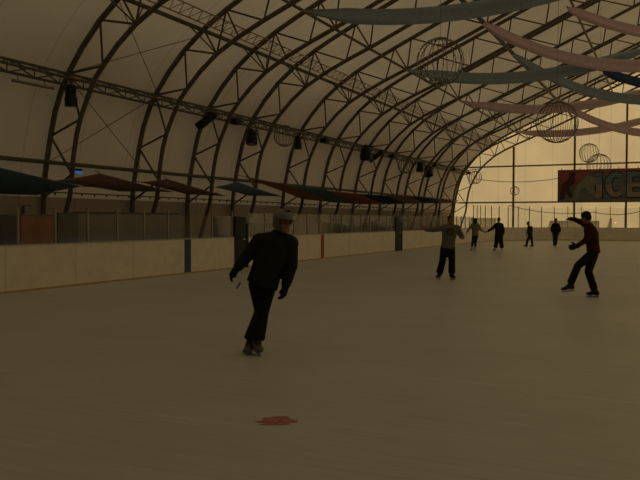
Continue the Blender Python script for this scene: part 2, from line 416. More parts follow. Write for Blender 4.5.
# ------------------------------------------------------------------ end wall frame, banner, cables
EY = 67.15
for x, l in ((-12.89, 'dark upright post on the end wall, left of the banner'), (-7.67, 'dark upright post behind the left part of the banner'), (-3.5, 'dark upright post behind the lettered part of the banner')):
    mb = MB(); mb.box((x, EY, innz(x) / 2), (.16, .16, innz(x)))
    tag(mb.build('end_post', M['steel']), l, 'post')
for z, l, x0 in ((3.3, 'lower horizontal beam across the end wall at banner foot', -17.9), (6.55, 'upper horizontal beam across the end wall above the banner', -16.9)):
    mb = MB(); mb.tube([(x0, EY - .02, z), (17, EY - .02, z)], .07, 8); tag(mb.build('end_beam', M['steel']), l, 'beam')
def catenary(a, b, sag, n=16):
    a, b = Vector(a), Vector(b); return [a.lerp(b, i / n) - Vector((0, 0, sag * 4 * (i / n) * (1 - i / n))) for i in range(n + 1)]
for a, b, s, l in (((-16.4, 66.9, 5.5), (-9.0, 66.9, 5.35), .3, 'thin sagging cable on the end wall left of the banner'),
                   ((-13.0, 66.0, 3.0), (-6.0, 66.0, 2.4), .35, 'sagging net cord above the end shields at centre'),
                   ((-6.0, 66.0, 2.4), (-.5, 66.0, 3.2), .55, 'sagging net cord above the end shields at far right')):
    mb = MB(); mb.tube(catenary(a, b, s), .03, 5); tag(mb.build('cable', M['steel_thin']), l, 'cable')

BX0, BX1, BZ0, BZ1, BY = -9.0, 3.2, 3.3, 6.06, 66.62
t = empty('banner', (BX0, BY, BZ0)); tag(t, 'wide red and blue rink banner with hockey figures and ICE lettering', 'banner')
mb = MB()
nx, nz = 40, 16
vs = []; fs = []; mi = []
for j in range(nz + 1):
    for i in range(nx + 1): vs.append((BX0 + (BX1 - BX0) * i / nx, BY - .01, BZ0 + (BZ1 - BZ0) * j / nz))
for j in range(nz):
    for i in range(nx):
        f = (j * (nx + 1) + i, j * (nx + 1) + i + 1, (j + 1) * (nx + 1) + i + 1, (j + 1) * (nx + 1) + i)
        u, w = i / nx, j / nz
        lim = .26 + .52 * max(0, min(1, (u - .02) / .30)) + .06 * math.sin(u * 19)
        mb.add([vs[q] for q in f], [(0, 1, 2, 3)], 0 if w > lim else 1)
mb.box(((BX0 + BX1) / 2, BY + .02, (BZ0 + BZ1) / 2), (BX1 - BX0, .03, BZ1 - BZ0), None, 0)
part(mb, 'banner_cloth', [M['banner_red'], M['banner_blue']], t, False)
for xx in (-8.7, -7.2, -5.6, -4.1, -2.6):
    mb = MB(); mb.tube([(xx, BY, BZ1 - .02), (xx + .03, BY + .1, BZ1 + .14)], .03, 5); part(mb, 'hanger', M['steel'], t)
def poly(mb, p, y0, y1, mi=0):
    mb.loft([[(x, y0, z) for x, z in p], [(x, y1, z) for x, z in p]], mi=mi)
def letter(ch, x0, w, z0, z1):
    th = .33 * w if ch != 'I' else w
    h = z1 - z0; zm = z0 + h * .52
    def shape(g):
        P = []
        if ch == 'I': P = [[(x0 - g, z0 - g), (x0 + w + g, z0 - g), (x0 + w + g, z1 + g), (x0 - g, z1 + g)]]
        if ch == 'E':
            bt = h * .2
            P = [[(x0 - g, z0 - g), (x0 + th + g, z0 - g), (x0 + th + g, z1 + g), (x0 - g, z1 + g)]]
            for zc in (z0 + bt / 2, (z0 + z1) / 2, z1 - bt / 2):
                P.append([(x0 + th, zc - bt / 2 - g), (x0 + w + g, zc - bt / 2 - g), (x0 + w + g, zc + bt / 2 + g), (x0 + th, zc + bt / 2 + g)])
        if ch == 'C':
            cx, cz = x0 + w * .56, (z0 + z1) / 2; n = 18
            ang = [math.radians(55 + 250 * i / n) for i in range(n + 1)]
            for i in range(n):
                q = []
                for a, ro in ((ang[i], 1), (ang[i + 1], 1), (ang[i + 1], 0), (ang[i], 0)):
                    rx = w * .56 + g if ro else w * .56 - th - g; rz = h / 2 + g if ro else h / 2 - h * .2 - g
                    q.append((cx + rx * math.cos(a), cz + rz * math.sin(a)))
                P.append(q)
        return P
    o = MB()
    for p in shape(.10): poly(o, p, BY - .045, BY - .02)
    oo = part(o, 'letter_outline', M['letter_dark'], t, False)
    f = MB()
    for p in shape(0):
        poly(f, p, BY - .075, BY - .05, 0 if sum(z for _, z in p) / 4 > zm else 1)
    g = part(f, 'letter', [M['letter_blue'], M['letter_pale']], t, False)
    if ch in 'IE':   # split the two-tone print at mid height
        for key in range(1):
            bm = bmesh.new(); bm.from_mesh(g.data)
            zl = zm - t.location.z
            bmesh.ops.bisect_plane(bm, geom=bm.verts[:] + bm.edges[:] + bm.faces[:], plane_co=(0, 0, zl), plane_no=(0, 0, 1))
            for fc in bm.faces: fc.material_index = 0 if fc.calc_center_median().z > zl else 1
            bm.to_mesh(g.data); bm.free()
letter('I', -5.85, .48, 3.66, 5.74); letter('C', -5.12, 1.5, 3.66, 5.78); letter('E', -3.42, 1.25, 3.66, 5.76)
# printed hockey player figures (flat print) and stick
mb = MB()
def blob(mb, p, y): poly(mb, p, y, y + .012)
blob(mb, [(-7.75, 3.55), (-7.35, 3.5), (-7.15, 4.3), (-6.75, 4.55), (-6.35, 4.0), (-5.75, 3.45), (-5.45, 3.6), (-5.95, 4.2), (-6.15, 4.7), (-5.6, 4.75), (-5.35, 5.0), (-5.75, 5.2), (-6.1, 5.5), (-6.6, 5.55), (-7.0, 5.1), (-7.55, 4.5), (-7.6, 4.1)], BY - .06)
mb2 = MB()
part(mb, 'player_figure', M['figure_pale'], t, False)
mb = MB(); blob(mb, [(-8.85, 3.5), (-8.45, 3.5), (-8.3, 4.1), (-7.95, 3.6), (-7.75, 3.8), (-8.05, 4.6), (-7.6, 4.9), (-7.55, 5.8), (-7.95, 5.9), (-8.1, 5.2), (-8.5, 4.9), (-8.75, 4.3)], BY - .05)
part(mb, 'player_figure', M['figure_dark'], t, False)
for a, b in (((-6.4, 3.7), (-2.2, 5.85)), ((-6.6, 5.3), (-5.0, 6.0))):
    mb = MB(); mb.tube([(a[0], BY - .09, a[1]), (b[0], BY - .09, b[1])], .03, 5); part(mb, 'printed_stick', M['figure_pale'], t)

# ------------------------------------------------------------------ boards and shields
def along(s):
    """point and outward normal along the rink edge, s measured from Y=9 on the left side"""
    L1 = CY - 9.0
    if s <= L1: return Vector((LB, 9.0 + s, 0)), Vector((-1, 0, 0))
    a = (s - L1) / RAD
    if a <= PI / 2:
        d = Vector((-math.cos(a), math.sin(a), 0)); return Vector((CX, CY, 0)) + d * RAD, d
    return Vector((CX + (s - L1 - RAD * PI / 2), EB, 0)), Vector((0, 1, 0))
BH = 1.09
def strip(mb, s0, s1, o0, o1, z0, z1, step=.6, mi=0):
    n = max(1, int((s1 - s0) / step)); rings = []
    for i in range(n + 1):
        p, d = along(s0 + (s1 - s0) * i / n)
        a, b = p + d * o0, p + d * o1
        rings.append([(a.x, a.y, z0), (b.x, b.y, z0), (b.x, b.y, z1), (a.x, a.y, z1)])
    mb.loft(rings, mi=mi)
def board_run(label, s0, s1, stripes, seams):
    p, d = along(s0); t = empty('dasher_boards', (p.x, p.y, 0)); tag(t, label, 'rink boards')
    ed = [s0] + [q for q in seams if s0 < q < s1] + [s1]
    for a, b in zip(ed[:-1], ed[1:]):
        mb = MB(); strip(mb, a + .006, b - .006, 0, .06, .0, BH - .03); part(mb, 'board_panel', M['board'], t)
    mb = MB(); strip(mb, s0, s1, .02, .05, .01, BH - .05); part(mb, 'backing', M['caprail'], t)
    mb = MB(); strip(mb, s0, s1, -.012, .0, .0, .05); part(mb, 'kick_strip', M['kick'], t)
    mb = MB(); strip(mb, s0, s1, -.015, .10, BH - .03, BH); part(mb, 'cap_rail', M['caprail'], t)
    for (a, b, m) in stripes:
        mb = MB(); strip(mb, a, b, -.008, 0.0, .05, BH - .03)
        o = part(mb, 'line_stripe', M[m], t); o['label'] = ('dark blue' if 'blue' in m else 'red') + ' line stripe up the boards'
    return t
seams = [2.75 + 2.16 * i for i in range(40)]
s_g1a, s_g1b = 21.3 - 9, 22.15 - 9
s_g2a, s_g2b = 37.45 - 9, 38.5 - 9
SEND = CY - 9 + RAD * PI / 2 + 8.5
board_run('white rink boards along the left with a blue stripe, left of the near gate', 0.0, s_g1a, [(18.45 - 9, 18.78 - 9, 'blue_line')], seams)
board_run('white rink boards with a red stripe, between the two dark gates', s_g1b, s_g2a, [(28.15 - 9, 28.45 - 9, 'red_line')], seams)
board_run('white rink boards curving round the far corner and across the end', s_g2b, SEND, [], seams)
def shield_run(label, s0, s1, ps, zt, zg, gm='glass'):
    p, d = along(s0); t = empty('glass_shield', (p.x, p.y, BH)); tag(t, label, 'glass barrier')
    for s in ps:
        p, d = along(s); mb = MB(); R = Matrix.Rotation(math.atan2(d.y, d.x), 3, 'Z')
        mb.box(p + d * .05 + Vector((0, 0, (BH + zt) / 2)), (.05, .05, zt - BH), R); part(mb, 'shield_post', M['post'], t, False)
    ed = sorted([s0] + [q for q in ps if s0 < q < s1] + [s1])
    for a, b in zip(ed[:-1], ed[1:]):
        if b - a < .15: continue
        mb = MB(); strip(mb, a + .03, b - .03, .045, .055, BH, zg, 2.0); part(mb, 'shield_pane', M[gm], t, False)
shield_run('clear shields above the boards left of the near gate', 0, s_g1a, [y - 9 for y in (9.3, 10.2, 11.1, 12.15, 13.28, 14.38, 15.49, 16.61, 17.71, 18.84, 20.02, 21.22)], 1.95, 1.8, 'glass_clear')
shield_run('scuffed shields above the boards between the two dark gates', s_g1b, s_g2a, [22.3 - 9 + 1.16 * i for i in range(14)], 1.95, 1.9)
sc = 55.0 - 9
shield_run('scuffed low shields beyond the far gate before the corner', s_g2b, sc, [s_g2b + .1 + 1.16 * i for i in range(15)], 1.97, 1.92)
shield_run('tall shields round the far corner and across the end', sc, SEND, [sc + 1.12 * i for i in range(24)], 2.85, 2.7, 'glass_clear')
# padded gates
for s0, s1, l, z in ((s_g1a, s_g1b, 'dark navy padded gate in the boards beside the helmeted skater', 1.78), (s_g2a, s_g2b, 'dark padded gate in the far boards left of the skater in grey', 1.86)):
    p, d = along((s0 + s1) / 2); t = empty('padded_gate', (p.x, p.y, 0)); tag(t, l, 'gate')
    mb = MB(); mb.box(p + d * .05 + Vector((0, 0, z / 2)), (.16, (s1 - s0) - .2, z)); bevel(part(mb, 'pad', M['pad'], t), .03)
    mb = MB(); mb.box(Vector((p.x + .0, p.y + (s1 - s0) / 2 - .06, z * .43)), (.14, .09, z * .86)); bevel(part(mb, 'edge_pad', M['blue_line'], t), .02)
    mb = MB(); mb.box(Vector((p.x - .0, p.y - (s1 - s0) / 2 + .05, z * .5)), (.10, .07, z)); part(mb, 'gate_post', M['pad'], t, False)
    mb = MB(); mb.box(Vector((p.x + .06, p.y + .1, 1.0)), (.03, .16, .05)); part(mb, 'latch', M['post'], t, False)

# things behind the left shields
def slab(name, label, cat, y0, y1, z1, m, x=-15.2, thick=.12, z0=0, extra=None):
    t = empty(name, (x, (y0 + y1) / 2, z0)); tag(t, label, cat)
    mb = MB(); mb.box((x, (y0 + y1) / 2, (z0 + z1) / 2), (thick, y1 - y0, z1 - z0)); bevel(part(mb, 'panel', M[m], t), .012)
    mb = MB(); mb.box((x, (y0 + y1) / 2, z1 + .02), (thick + .04, y1 - y0 + .02, .04)); part(mb, 'top_trim', M['steel'], t, False)
    return t
slab('partition_panel', 'dark blue-black partition behind the shields at the left edge', 'partition', 10.9, 13.66, 1.77, 'pad')
slab('partition_panel', 'brown wooden partition behind the shields at far left', 'partition', 13.74, 14.95, 1.76, 'brown')
slab('partition_panel', 'dark green partition right of the brown one', 'partition', 15.02, 15.75, 1.82, 'darkgreen')
slab('partition_panel', 'long beige partition behind the shields left of the blue stripe', 'partition', 15.85, 20.6, 1.85, 'bleach', -15.35)
slab('partition_panel', 'dark grey partition behind the shields left of the near gate', 'partition', 22.6, 24.1, 1.76, 'grey_panel')
for y, w, h, l in ((33.4, .5, 1.5, 'small dark case standing behind the shields right of the red stripe'), (35.4, 1.2, 1.42, 'wide dark case standing behind the shields left of the far gate'),
                   (40.5, 1.6, 1.55, 'dark case behind the shields right of the far gate'), (27.0, 1.8, 1.5, 'low grey case behind the shields beside the helmeted skater')):
    t = empty('equipment_case', (-15.5, y, 0)); tag(t, l, 'case')
    mb = MB(); mb.box((-15.5, y, h / 2), (.6, w, h)); bevel(part(mb, 'case_body', M['grey_panel'], t), .03)
    mb = MB(); mb.box((-15.5, y, h + .015), (.64, w + .04, .03)); part(mb, 'case_lid', M['darkgreen'], t, False)
t = empty('notice_board', (-17.9, 16.85, 1.8)); tag(t, 'small pale notice board on the wall above the brown partition', 'notice')
mb = MB(); mb.box((-18.32, 16.85, 1.94), (.05, .3, .34)); part(mb, 'frame', M['steel'], t, False)
mb = MB(); mb.box((-18.29, 16.85, 1.94), (.04, .24, .28)); part(mb, 'notice_sheet', M['paper'], t, False)
# little blue lit screen at the first arch
t = empty('blue_lamp', (-17.2, 17.9, 3.2)); tag(t, 'small glowing blue lamp unit beside the nearest arch under the purlin', 'lamp')
mb = MB(); mb.box((-17.3, 17.95, 3.22), (.14, .34, .16)); part(mb, 'housing', M['lamp_black'], t, False)
mb = MB(); mb.box((-17.22, 17.95, 3.18), (.04, .30, .09)); part(mb, 'glowing_face', M['blue_glow'], t, False)
mb = MB(); mb.tube([(-17.32, 17.9, 3.26), (-17.08, 17.55, 3.3)], .03, 6); part(mb, 'bracket', M['steel'], t)
# unlit tube lamp under the truss
t = empty('tube_lamp', (-16.8, 15.7, 5.6)); tag(t, 'unlit tube lamp slung under the lighting truss at far left', 'lamp')
mb = MB(); mb.tube([(-16.8, 14.98, 5.58), (-16.8, 16.5, 5.60)], .045, 10); part(mb, 'tube', M['tube'], t)
for y in (15.2, 16.2):
    mb = MB(); mb.tube([(-16.8, y, 5.6), (-16.9, y, 5.85)], .012, 5); part(mb, 'hanger', M['steel'], t)
# grey translucent shapes imitating shadows cast on the end wall membrane
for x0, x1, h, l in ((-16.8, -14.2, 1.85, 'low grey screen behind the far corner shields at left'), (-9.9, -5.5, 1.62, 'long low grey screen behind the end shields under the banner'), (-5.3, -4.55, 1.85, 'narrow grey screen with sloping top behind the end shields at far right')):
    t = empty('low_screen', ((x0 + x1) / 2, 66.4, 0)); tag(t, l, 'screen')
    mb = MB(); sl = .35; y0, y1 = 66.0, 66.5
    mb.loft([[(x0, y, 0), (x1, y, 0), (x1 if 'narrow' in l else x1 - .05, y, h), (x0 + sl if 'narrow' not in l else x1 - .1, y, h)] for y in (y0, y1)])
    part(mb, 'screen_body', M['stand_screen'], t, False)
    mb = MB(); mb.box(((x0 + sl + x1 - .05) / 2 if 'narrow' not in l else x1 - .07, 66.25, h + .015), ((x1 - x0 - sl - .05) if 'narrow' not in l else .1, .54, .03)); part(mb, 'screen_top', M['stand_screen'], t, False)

t = empty('small_lamp', (-4.3, 66.9, 1.5)); tag(t, 'tiny bright lamp low on the end wall right of the maroon jersey', 'lamp')
mb = MB(); mb.box((-4.3, 67.2, 1.5), (.12, .08, .16)); part(mb, 'lamp_case', M['lamp_black'], t, False)
mb = MB(); mb.ball((-4.3, 67.12, 1.5), .06, 10, 8); part(mb, 'bulb', M['bulb_glow'], t)
# ------------------------------------------------------------------ shade sails
def sail(label, m, c, dip=.0):
    A, B, C_, D = [Vector(p) for p in c]          # near-left, near-right, far-right, far-left
    cen = (A + B + C_ + D) / 4
    t = empty('shade_sail', cen); tag(t, label, 'shade sail', 'row of shade sails')
    n = 14; mb = MB(); top = []; bot = []
    for i in range(n + 1):
        for j in range(n + 1):
            u, v = i / n, j / n
            p = (A * (1 - u) + B * u) * (1 - v) + (D * (1 - u) + C_ * u) * v
            # concave edges: pull edge midpoints to the centre
            e = (.045 if cen.y < 30 else .012) * (4 * u * (1 - u) * abs(2 * v - 1) ** 2 + 4 * v * (1 - v) * abs(2 * u - 1) ** 2)
            p = p.lerp(cen, e) - Vector((0, 0, dip * 16 * u * (1 - u) * v * (1 - v)))
            top.append(p + Vector((0, 0, .006))); bot.append(p - Vector((0, 0, .006)))
    fs = []; N = n + 1; off = N * N
    for i in range(n):
        for j in range(n):
            q = (i * N + j, (i + 1) * N + j, (i + 1) * N + j + 1, i * N + j + 1); fs.append(q); fs.append(tuple(off + k for k in reversed(q)))
    rim = [i * N for i in range(N)] + [n * N + j for j in range(1, N)] + [i * N + n for i in range(n - 1, -1, -1)] + [j for j in range(n - 1, 0, -1)]
    for k in range(len(rim)):
        a, b = rim[k], rim[(k + 1) % len(rim)]; fs.append((a, b, off + b, off + a))
    mb.add(top + bot, fs); part(mb, 'sail_cloth', M[m], t)
    for p in (A, B, C_, D):
        q = Vector((-18.0 if p.x < -16 else -16.95, p.y, p.z + .15)) if p.x < -16 else p + Vector((-.9, .25, .45))
        q = p + (p - cen).normalized() * .55 if p.x > -16 else q
        mb = MB(); mb.tube([p, q], .014, 5); part(mb, 'corner_rope', M['steel_thin'], t)
sail('dark teal shade sail at the left edge, first of the row', 'teal_sail', [(-15, 12.1, 3.07), (-15, 15.77, 2.6), (-17.5, 16.49, 2.41), (-17.5, 13.6, 2.36)], .12)
sail('large mauve shade sail right of the leftmost teal one', 'mauve', [(-15, 14.66, 2.7), (-15, 16.49, 3.01), (-17.5, 23.28, 2.74), (-17.5, 20.2, 2.66)], .06)
sail('second mauve shade sail, behind the large one', 'mauve', [(-15, 18.27, 2.84), (-15, 19.63, 3.01), (-17.5, 26.96, 2.7), (-17.5, 24.2, 2.68)], .05)
sail('small blue-teal shade sail above the near gate', 'teal_sail', [(-15, 22.4, 2.86), (-15, 23.94, 3.12), (-17.5, 32.1, 2.84), (-17.5, 29.0, 2.78)], .05)
sail('salmon shade sail above the helmeted skater', 'salmon', [(-15, 24.3, 3.36), (-15, 28.54, 3.16), (-17.5, 39.9, 2.68), (-17.5, 34.5, 2.76)], .06)
sail('teal shade sail right of the salmon one above the skater', 'teal_sail', [(-15, 27.9, 3.18), (-15, 31.9, 3.14), (-17.5, 42.4, 2.66), (-17.5, 38.0, 2.68)], .04)
sail('salmon shade sail above the red board stripe', 'salmon', [(-15, 32.0, 3.1), (-15, 36.3, 3.06), (-17.5, 46.6, 2.72), (-17.5, 41.6, 2.66)], .04)
sail('navy shade sail above the boards left of the far gate', 'navy', [(-15, 36.1, 3.06), (-15, 40.5, 3.1), (-17.5, 50.9, 2.85), (-17.5, 45.8, 2.74)], .04)
sail('brownish pink shade sail above the far gate', 'mauve', [(-15, 40.2, 3.12), (-15, 44.8, 3.18), (-17.5, 55.6, 3.0), (-17.5, 50.3, 2.86)], .04)
sail('farthest navy shade sail, above the skater in grey', 'navy', [(-15, 44.5, 3.18), (-15, 49.1, 3.23), (-17.5, 60.6, 3.12), (-17.5, 55.0, 3.0)], .04)
sail('farthest pinkish shade sail at the end of the row', 'mauve', [(-15, 48.8, 3.22), (-15, 52.8, 3.2), (-17.5, 66.0, 3.25), (-17.5, 60.0, 3.1)], .04)

# ------------------------------------------------------------------ swags under the roof
def swag(label, m, A, B, sag, y, w=.5, cord=None):
    t = empty('fabric_swag', (A[0], y, A[1])); tag(t, label, 'fabric swag', 'fabric swags under the roof')
    n = 40; mb = MB(); rings = []
    for i in range(n + 1):
        u = i / n
        x = A[0] + (B[0] - A[0]) * u; z = A[1] + (B[1] - A[1]) * u - sag * 4 * u * (1 - u)
        ww = w * min(1, (.12 if A[0] < -9 else .4) + (5.5 if A[0] < -9 else 14) * min(u, 1 - u)); hh = ww / 2
        ring = []
        k = 6
        for q in range(k + 1):
            v = -1 + 2 * q / k
            ring.append((x, y - .10 * (1 - v * v) * ww / w - .008 + .05 * math.sin(3 * v + 4 * u), z + v * hh))
        for q in range(k, -1, -1):
            v = -1 + 2 * q / k
            ring.append((x, y - .10 * (1 - v * v) * ww / w + .008 + .05 * math.sin(3 * v + 4 * u), z + v * hh))
        rings.append(ring)
    mb.loft(rings); part(mb, 'cloth', M[m], t)
    mb = MB(); mb.tube([(A[0] - .05, y, A[1] + .12), (A[0] + .02, y, A[1])], .03, 6); part(mb, 'tie', M['steel_thin'], t)
    if cord:
        mb = MB(); mb.tube([(B[0], y, B[1]), cord], .012, 5); part(mb, 'cord', M['steel_thin'], t)
swag('long grey-teal fabric swag across the top of the picture, nearest the camera', 'teal', (-11.5, 8.82), (-.5, 8.9), .78, 22.43, .52, (XC, 21.83, innz(XC)))
swag('grey-teal fabric swag passing behind the sparkling wire ball', 'teal', (-11.5, 8.80), (-.5, 8.9), .86, 33.24, .52, (XC, 33.6, innz(XC)))
swag('dusty pink fabric swag passing above the large wire ball', 'pink', (-11.5, 8.78), (-.5, 8.9), .84, 43.33, .52, (XC, 42.95, innz(XC)))
swag('lowest dusty pink fabric swag in front of the end wall', 'pink', (-11.5, 8.80), (1.0, 10.1), .88, 59.86, .55, (XC + .6, 61.9, innz(XC)))
swag('broad dusty pink fabric swag from under the top teal one down to the right', 'pink', (-7.7, 10.42), (6.9, 10.42), 2.5, 32.75, .52)
swag('slim teal fabric swag falling from the ridge purlin to the right edge', 'teal', (-7.7, 10.42), (6.9, 10.42), 2.9, 39.3, .5)
swag('lower pink fabric swag falling to the right edge over the end wall', 'pink', (-7.7, 10.42), (6.9, 10.42), 2.85, 55.15, .55)
swag('uppermost dusty pink fabric swag at the top right corner', 'pink', (-4.6, 11.75), (7.0, 10.42), 1.35, 36.84, .52)
swag('dark navy fabric swag at the right edge', 'navy', (-4.4, 11.93), (7.0, 10.42), 1.0, 54.16, .66)

# ------------------------------------------------------------------ wire balls
def wire_ball(label, c, r, ztop, ribs=14, beads=False, wr=.008, dx=0):
    c = Vector(c); t = empty('wire_ball', c); tag(t, label, 'hanging ball', 'hanging wire balls')
    for k in range(ribs // 2):
        a = PI * k / (ribs // 2) + .2; mb = MB()
        mb.tube([c + Vector((r * math.sin(q) * math.cos(a), r * math.sin(q) * math.sin(a), r * math.cos(q))) for q in [2 * PI * i / 36 for i in range(36)]], wr, 5, True)
        part(mb, 'rib', M['wire'], t)
    for zz in (.86, -.86):
        rr = r * math.sqrt(1 - zz * zz); mb = MB()
        mb.tube([c + Vector((rr * math.cos(q), rr * math.sin(q), r * zz)) for q in [2 * PI * i / 28 for i in range(28)]], wr * 1.2, 5, True); part(mb, 'ring', M['wire'], t)
    mb = MB(); mb.ball(c + Vector((0, 0, r)), .035, 8, 6); part(mb, 'hub', M['wire'], t)
    mb = MB(); mb.tube([c + Vector((0, 0, r)), Vector((c.x + dx, c.y, ztop))], .005, 5); part(mb, 'cord', M['steel_thin'], t)
    if beads:
        mb = MB(); md = MB()
        for k in range(ribs):
            a = 2 * PI * k / ribs + .2
            for i in range(26):
                q = PI * (i + .5) / 26; j = random.uniform(-.02, .02)
                p = c + Vector(((r + .015) * math.sin(q) * math.cos(a + j), (r + .015) * math.sin(q) * math.sin(a + j), (r + .015) * math.cos(q)))
                (mb if random.random() < .30 else md).ball(p, random.uniform(.013, .021) , 6, 4)
        part(mb, 'bead_garland', M['bead'], t)['kind'] = 'stuff'; part(md, 'wire_garland', M['wire'], t)['kind'] = 'stuff'
wire_ball('large sparkling wire ball strung with beads, hanging at upper centre right', (-5.46, 18.56, 5.76), .60, outz(-5.46) + .05, 14, True, .009)
wire_ball('wire ball hanging in front of the two pink swags, right of the sparkling one', (-3.13, 22.9, 4.60), .615, outz(-3.13) + .05, 26, False, .0075)
wire_ball('wire ball hanging just above the banner, upper of the close pair', (-4.75, 49.07, 5.92), .60, outz(-4.75) + .05, 20, False, .011)
wire_ball('wire ball overlapping the top edge of the banner, lower of the close pair', (-3.61, 42.63, 4.66), .64, outz(-3.61) + .05, 20, False, .010)
wire_ball('smallest wire ball, hanging before the left end wall post', (-12.6, 66.3, 4.3), .40, outz(-12.6) - .1, 12, False, .016)
wire_ball('wire ball at the far end of the lighting truss', (-15.9, 65.3, 5.52), .58, outz(-15.9) - .4, 14, False, .015)
wire_ball('wire ball hanging under the truss between stage lamps at left', (-15.9, 29.42, 5.48), .485, 6.0, 18, False, .010, -.78)
wire_ball('wire ball hanging under the truss at mid length', (-16.0, 46.44, 5.29), .51, 6.0, 16, False, .012, -.68)

# ------------------------------------------------------------------ stage lamps on the truss
def stage_lamp(label, x, y, z, L, r, tilt, yaw, group='stage lamps on the truss'):
    """can lamp on a yoke: hangs from (x,y,z)"""
    t = empty('stage_lamp', (x, y, z)); tag(t, label, 'stage lamp', group)
    mb = MB(); mb.box((x, y, z - .03), (.10, .14, .10)); part(mb, 'clamp', M['lamp_black'], t, False)
    R = Matrix.Rotation(yaw, 3, 'Z') @ Matrix.Rotation(tilt, 3, 'X')
    d = R @ Vector((0, 0, -1)); side = R @ Vector((1, 0, 0))
    piv = Vector((x, y, z - .16 - r * .4))
    mb = MB()
    mb.tube([piv + side * (r * 1.15), piv + side * (r * 1.15) + Vector((0, 0, .12 + r * .3)), Vector((x, y, z - .06)), piv - side * (r * 1.15) + Vector((0, 0, .12 + r * .3)), piv - side * (r * 1.15)], .018, 6)
    part(mb, 'yoke', M['lamp_black'], t)
    a = piv - d * (L * .3)
    mb = MB(); mb.tube([a, a + d * (L * .12), a + d * (L * .5), a + d * (L * .55), a + d * (L * .97), a + d * L], [r * .55, r * .82, r * .88, r, r * 1.02, r * .9], 14); part(mb, 'lamp_body', M['lamp_black'], t)
    mb = MB(); mb.tube([a + d * (L * .985), a + d * (L * 1.01)], r * .8, 14); part(mb, 'lens', M['lens'], t)
def lamp_box(label, x, y, z):
    t = empty('truss_box', (x, y, z)); tag(t, label, 'control box', 'boxes on the truss')
    mb = MB(); mb.box((x, y, z - .10), (.34, .5, .24)); bevel(part(mb, 'box_body', M['lamp_black'], t), .03)
    mb = MB(); mb.box((x, y, z + .06), (.06, .12, .12)); part(mb, 'clamp', M['lamp_black'], t, False)
LX = -16.8
stage_lamp('nearest stage lamp, pointing straight down beside the first arch', LX, 17.2, 5.82, .62, .19, .06, 0)
stage_lamp('long stage lamp tilted down to the left between second and third arches', LX + .05, 24.75, 5.98, .95, .17, -.95, -1.05)
lamp_box('small black box on the truss beside the long tilted lamp', LX + .1, 26.6, 5.92)
stage_lamp('stage lamp pointing down left of the wire ball under the truss', LX + .1, 27.9, 5.66, .62, .25, -.25, .4)
stage_lamp('stage lamp pointing down right of the wire ball under the truss', LX + .1, 32.3, 5.84, .64, .18, .1, .3)
lamp_box('small black box on the truss right of the first wire ball', LX + .1, 35.4, 6.0)
stage_lamp('broad stage lamp above the salmon sail at mid truss', LX + .1, 41.2, 6.2, .85, .36, .3, .3)
stage_lamp('slim stage lamp tilted down to the left at mid truss', LX + .1, 43.5, 6.08, 1.15, .18, -1.0, -1.0)
lamp_box('small black box on the truss right of the slim tilted lamp', LX + .1, 45.9, 6.02)
stage_lamp('stage lamp with pale lens right of the second wire ball', LX + .1, 51.8, 5.98, .7, .28, .1, .3)
stage_lamp('round stage lamp hanging low near the far end of truss', LX + .1, 53.8, 5.85, .8, .36, -.4, .4)
lamp_box('black box on the truss just past the round lamp', LX + .1, 55.5, 6.08)
lamp_box('second last black box on the truss towards the end wall', LX + .1, 61.0, 6.08)
lamp_box('last black box on the truss beside the end wall', LX + .1, 66.0, 6.08)

# ------------------------------------------------------------------ people
CAMR = Vector((math.cos(.447), math.sin(.447), 0)); CAMF = Vector((-math.sin(.447), math.cos(.447), 0))
UP = Vector((0, 0, 1))
def frame(d, up=UP):
    """rotation whose -Y axis looks along d (front), Z up"""
    f = Vector(d).normalized(); z = (up - f * up.dot(f)).normalized(); x = z.cross(-f).normalized() * 1
    return Matrix((x, -f, z)).transposed()
def ring(c, ax, ay, rx, ry, n=20):
    return [c + ax * (math.cos(2 * PI * i / n) * rx) + ay * (math.sin(2 * PI * i / n) * ry) for i in range(n)]
def torso_rings(J, prof, n=22):
    """prof: list of (t, rx, ry) from pelvis (t=0) to neck base (t=1)"""
    P, C = J['pelvis'], J['neck']; rs = []
    sh = (J['shR'] - J['shL']); hp = (J['hipR'] - J['hipL'])
    for t, rx, ry in prof:
        c = P.lerp(J['chest'], t / .62) if t < .62 else J['chest'].lerp(C, (t - .62) / .38)
        ax = hp.normalized().lerp(sh.normalized(), max(0, min(1, t))).normalized()
        up = (C - P).normalized(); ay = up.cross(ax).normalized(); ax = ay.cross(up).normalized()
        rs.append(ring(c, ax, ay, rx, ry, n))
    return rs
